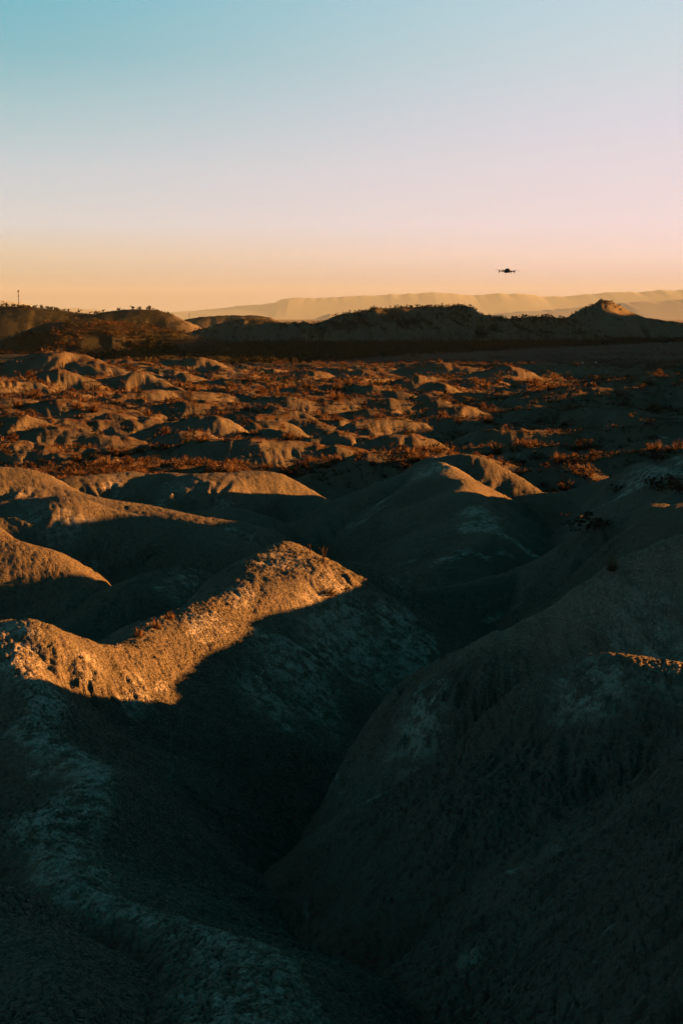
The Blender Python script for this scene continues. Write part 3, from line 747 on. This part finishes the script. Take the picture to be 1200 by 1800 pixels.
# single plants on the near hills
def special(name, px, py, d0, d1, vi, sc, label, mat=None, cat='shrub'):
    x, y, z = on_ground(px, py, d0, d1)
    o = bpy.data.objects.new(name, meshes[vi]); col.objects.link(o); o.location = (x, y, z - .04); o.scale = sc
    o.rotation_euler = (0, 0, random.uniform(0, 6)); tag(o, label, cat); return o
special('scrub_bush', 588, 1050, 36, 46, 4, (.6, .6, .4), 'small dark bush on the sunlit face of the front hill')
special('scrub_bush', 1155, 858, 55, 80, 4, (1.4, 1.4, 1.0), 'round dark bush high on the shaded right slope')
special('scrub_bush', 1035, 930, 50, 80, 4, (2.4, 1.8, 1.1), 'largest dark bush in the middle of the shaded right slope')
special('scrub_bush', 1083, 862, 55, 80, 4, (.8, .8, .55), 'smallest dark bush near the top of the shaded right slope')
special('scrub_bush', 1190, 868, 50, 80, 2, (1.6, 1.6, 1.2), 'bush with a sunlit top at the right edge of the picture')
special('dry_tussock', 245, 1119, 30, 40, 0, (.3, .3, .32), 'dry tuft at the lowest point of the lit saddle', cat='grass')
special('dry_tussock', 275, 1104, 30, 40, 1, (.3, .3, .32), 'dry tuft on the back edge of the lit saddle, the middle of three', cat='grass')
special('dry_tussock', 300, 1090, 30, 42, 0, (.3, .3, .32), 'dry tuft on the back edge of the lit crest, right of two others', cat='grass')
special('dry_tussock', 1075, 1002, 22, 40, 1, (.3, .3, .4), 'thin golden grass tuft on the crest of the shaded right hill', cat='grass')
def twig_plant(px, py, d0, d1, h, seed, label):
    x, y, z = on_ground(px, py, d0, d1)
    r = random.Random(seed); root = MB()
    for k in range(5):
        a_ = r.uniform(0, 6.28); l = h * r.uniform(.6, 1); ln = r.uniform(.1, .5)
        p0 = Vector((0, 0, -.05)); p1 = Vector((math.cos(a_) * ln * l * .4, math.sin(a_) * ln * l * .4, l * .55)); p2 = p1 + Vector((math.cos(a_ + .5) * ln * l * .3, math.sin(a_ + .5) * ln * l * .3, l * .45))
        root.tube(p0, p1, .012, .009, 5).tube(p1, p2, .009, .005, 5)
        for q in range(3):
            b_ = r.uniform(0, 6.28); root.tube(p1.lerp(p2, r.random() * .6), p1.lerp(p2, .5) + Vector((math.cos(b_) * .12, math.sin(b_) * .12, .14)) * h / .5, .006, .003, 4)
    o = root.build('bare_plant', TWIG); o.location = (x, y, z); tag(o, label, 'plant')
twig_plant(568, 990, 38, 50, .55, 4, 'bare twiggy plant standing on the right flank of the lit peak')
twig_plant(545, 972, 38, 50, .25, 5, 'very small bare plant just right of the lit peak')

# ------------------------------------------------------------------ trees
def pine_mesh(seed, n):
    r = np.random.default_rng(seed); k = 6
    cc = np.stack([r.normal(0, .17, k), r.normal(0, .17, k), r.uniform(.15, .8, k)], 1); w = r.integers(0, k, n)
    d = r.normal(size=(n, 3)); d /= np.linalg.norm(d, axis=1, keepdims=True)
    return tri_soup(cc[w] + d * .21 * r.uniform(.4, 1.05, (n, 1)), 0, .22, r)
TRUNK = simple_mat('pine_bark', (.07, .05, .035), scale=6)
pmesh = []
for s_ in (1, 2, 3):
    v, f = pine_mesh(s_, 90); o = add_mesh('crown', v, f, PINE); pmesh.append(o.data); bpy.data.objects.remove(o)
tm = MB().tube((0, 0, -.05), (.02, .01, .25), .035, .026, 6).tube((.02, .01, .25), (0, 0, .6), .026, .014, 6); o = tm.build('trunk', TRUNK); tmesh = o.data; bpy.data.objects.remove(o)
def pine(x, y, h, label, group, mats=None):
    root = empty('pine_tree', (x, y, zat(x, y) - .15), (0, 0, random.uniform(0, 6)))
    root.scale = (h * random.uniform(.9, 1.3), h * random.uniform(.9, 1.3), h)
    c = bpy.data.objects.new('crown', random.choice(pmesh)); col.objects.link(c); c.parent = root
    t = bpy.data.objects.new('trunk', tmesh); col.objects.link(t); t.parent = root
    tag(root, label, 'tree', group); return root
def pine_row(pxs, D, j0, j1, h0, h1, lab, group):
    for k, px in enumerate(sorted(pxs)):
        x, y, _ = P(px, 560, D + random.uniform(j0, j1))
        pine(x, y, random.uniform(h0, h1), f'{lab}, {ordinal(k + 1)} from the left', group)
pine_row([random.uniform(2, 118) for k in range(34)] + [random.uniform(120, 300) for k in range(22)], 2600, -14, 25, 4, 7.5, 'small dark pine on the skyline of the far left hill', 'pines on the left skyline')
pine_row([random.uniform(840, 985) for k in range(30)], 2080, -12, 20, 3.5, 6, 'small dark pine on the low saddle left of the butte', 'pines on the saddle by the butte')
pine_row([random.uniform(985, 1100) for k in range(26)], 2400, -22, 8, 2, 3.6, 'small dark pine on top of the butte', 'pines on the butte')
pine_row([random.uniform(570, 840) for k in range(34)], 2030, -14, 14, 3, 5, 'small dark pine on top of the eroded hill', 'pines on the eroded hill')
for px, D, h, lab in ((265, 1340, 13, 'dark round tree at left on the orange slope of the low hill'), (287, 1330, 11, 'dark tree in the middle on the orange slope of the low hill'), (303, 1320, 9, 'dark tree at the right end of the orange low hill')):
    x, y, _ = P(px, 580, D); pine(x, y, h, lab, None)
# dark wood on the far plain and scrub woods on the hills, one mass each
lowp = [pine_mesh(20 + i, 20) for i in range(4)]
poly_d = [980, 1150, 1350, 1600, 1800, 2000, 2250]; lo = [250, 160, 110, 150, 420, 560, 760]; hi = [520, 640, 800, 980, 1100, 1230, 1230]
vv, ff, off = [], [], 0
def put_tree(x, y, h):
    global off
    v, f = lowp[int(rng.integers(0, 4))]; vv.append(np.stack([v[:, 0] * h * 1.5 + x, v[:, 1] * h * 1.5 + y, v[:, 2] * h + zat(x, y) - h * .22], 1)); ff.append(f + off); off += len(v)
for k in range(8000):
    D = rng.uniform(980, 2250); px = rng.uniform(np.interp(D, poly_d, lo), np.interp(D, poly_d, hi)) + rng.normal(0, 12)
    x, y, _ = P(px, 600, D)
    if noise(np.array([x / 90]), np.array([y / 40]), 5)[0] < -.42: continue
    put_tree(x, y, rng.uniform(4, 7))
o = add_mesh('pine_wood', np.concatenate(vv), np.concatenate(ff), PINE); tag(o, 'dark pine wood filling the far plain below the hills', 'wood', kind='stuff')
for zone, mat_, lab in (((1290, 1480, -40, 330, 2600), RUST, 'rusty scrub dotted over the low hill at left'), ((2480, 2700, -40, 330, 2200), PINE, 'dark scrub dotted over the wooded hill with the mast'),
                        ((1930, 2100, 330, 1000, 2600), PINE, 'dark scrub dotted over the eroded hill in the middle'), ((2330, 2420, 940, 1110, 420), PINE, 'dark scrub on the upper slopes of the butte')):
    vv, ff, off = [], [], 0
    for k in range(zone[4]):
        x, y, _ = P(rng.uniform(zone[2], zone[3]), 600, rng.uniform(zone[0], zone[1]))
        if noise(np.array([x / 60]), np.array([y / 40]), 6)[0] < -.05: continue
        put_tree(x, y, rng.uniform(2.0, 4.6))
    o = add_mesh('hill_scrub', np.concatenate(vv), np.concatenate(ff), mat_); tag(o, lab, 'scrub', kind='stuff')
vv, ff, off = [], [], 0
for k in range(6000):
    D = 700 * (2300 / 700) ** rng.random(); px = rng.uniform(480, 1240)
    x, y, _ = P(px, 600, D)
    if noise(np.array([x / 160]), np.array([y / 26]), 15)[0] < .0: continue
    put_tree(x, y, rng.uniform(1.2, 3.2))
o = add_mesh('hedge_scrub', np.concatenate(vv), np.concatenate(ff), RUST); tag(o, 'rusty hedge lines and bushes across the far plain', 'scrub', kind='stuff')
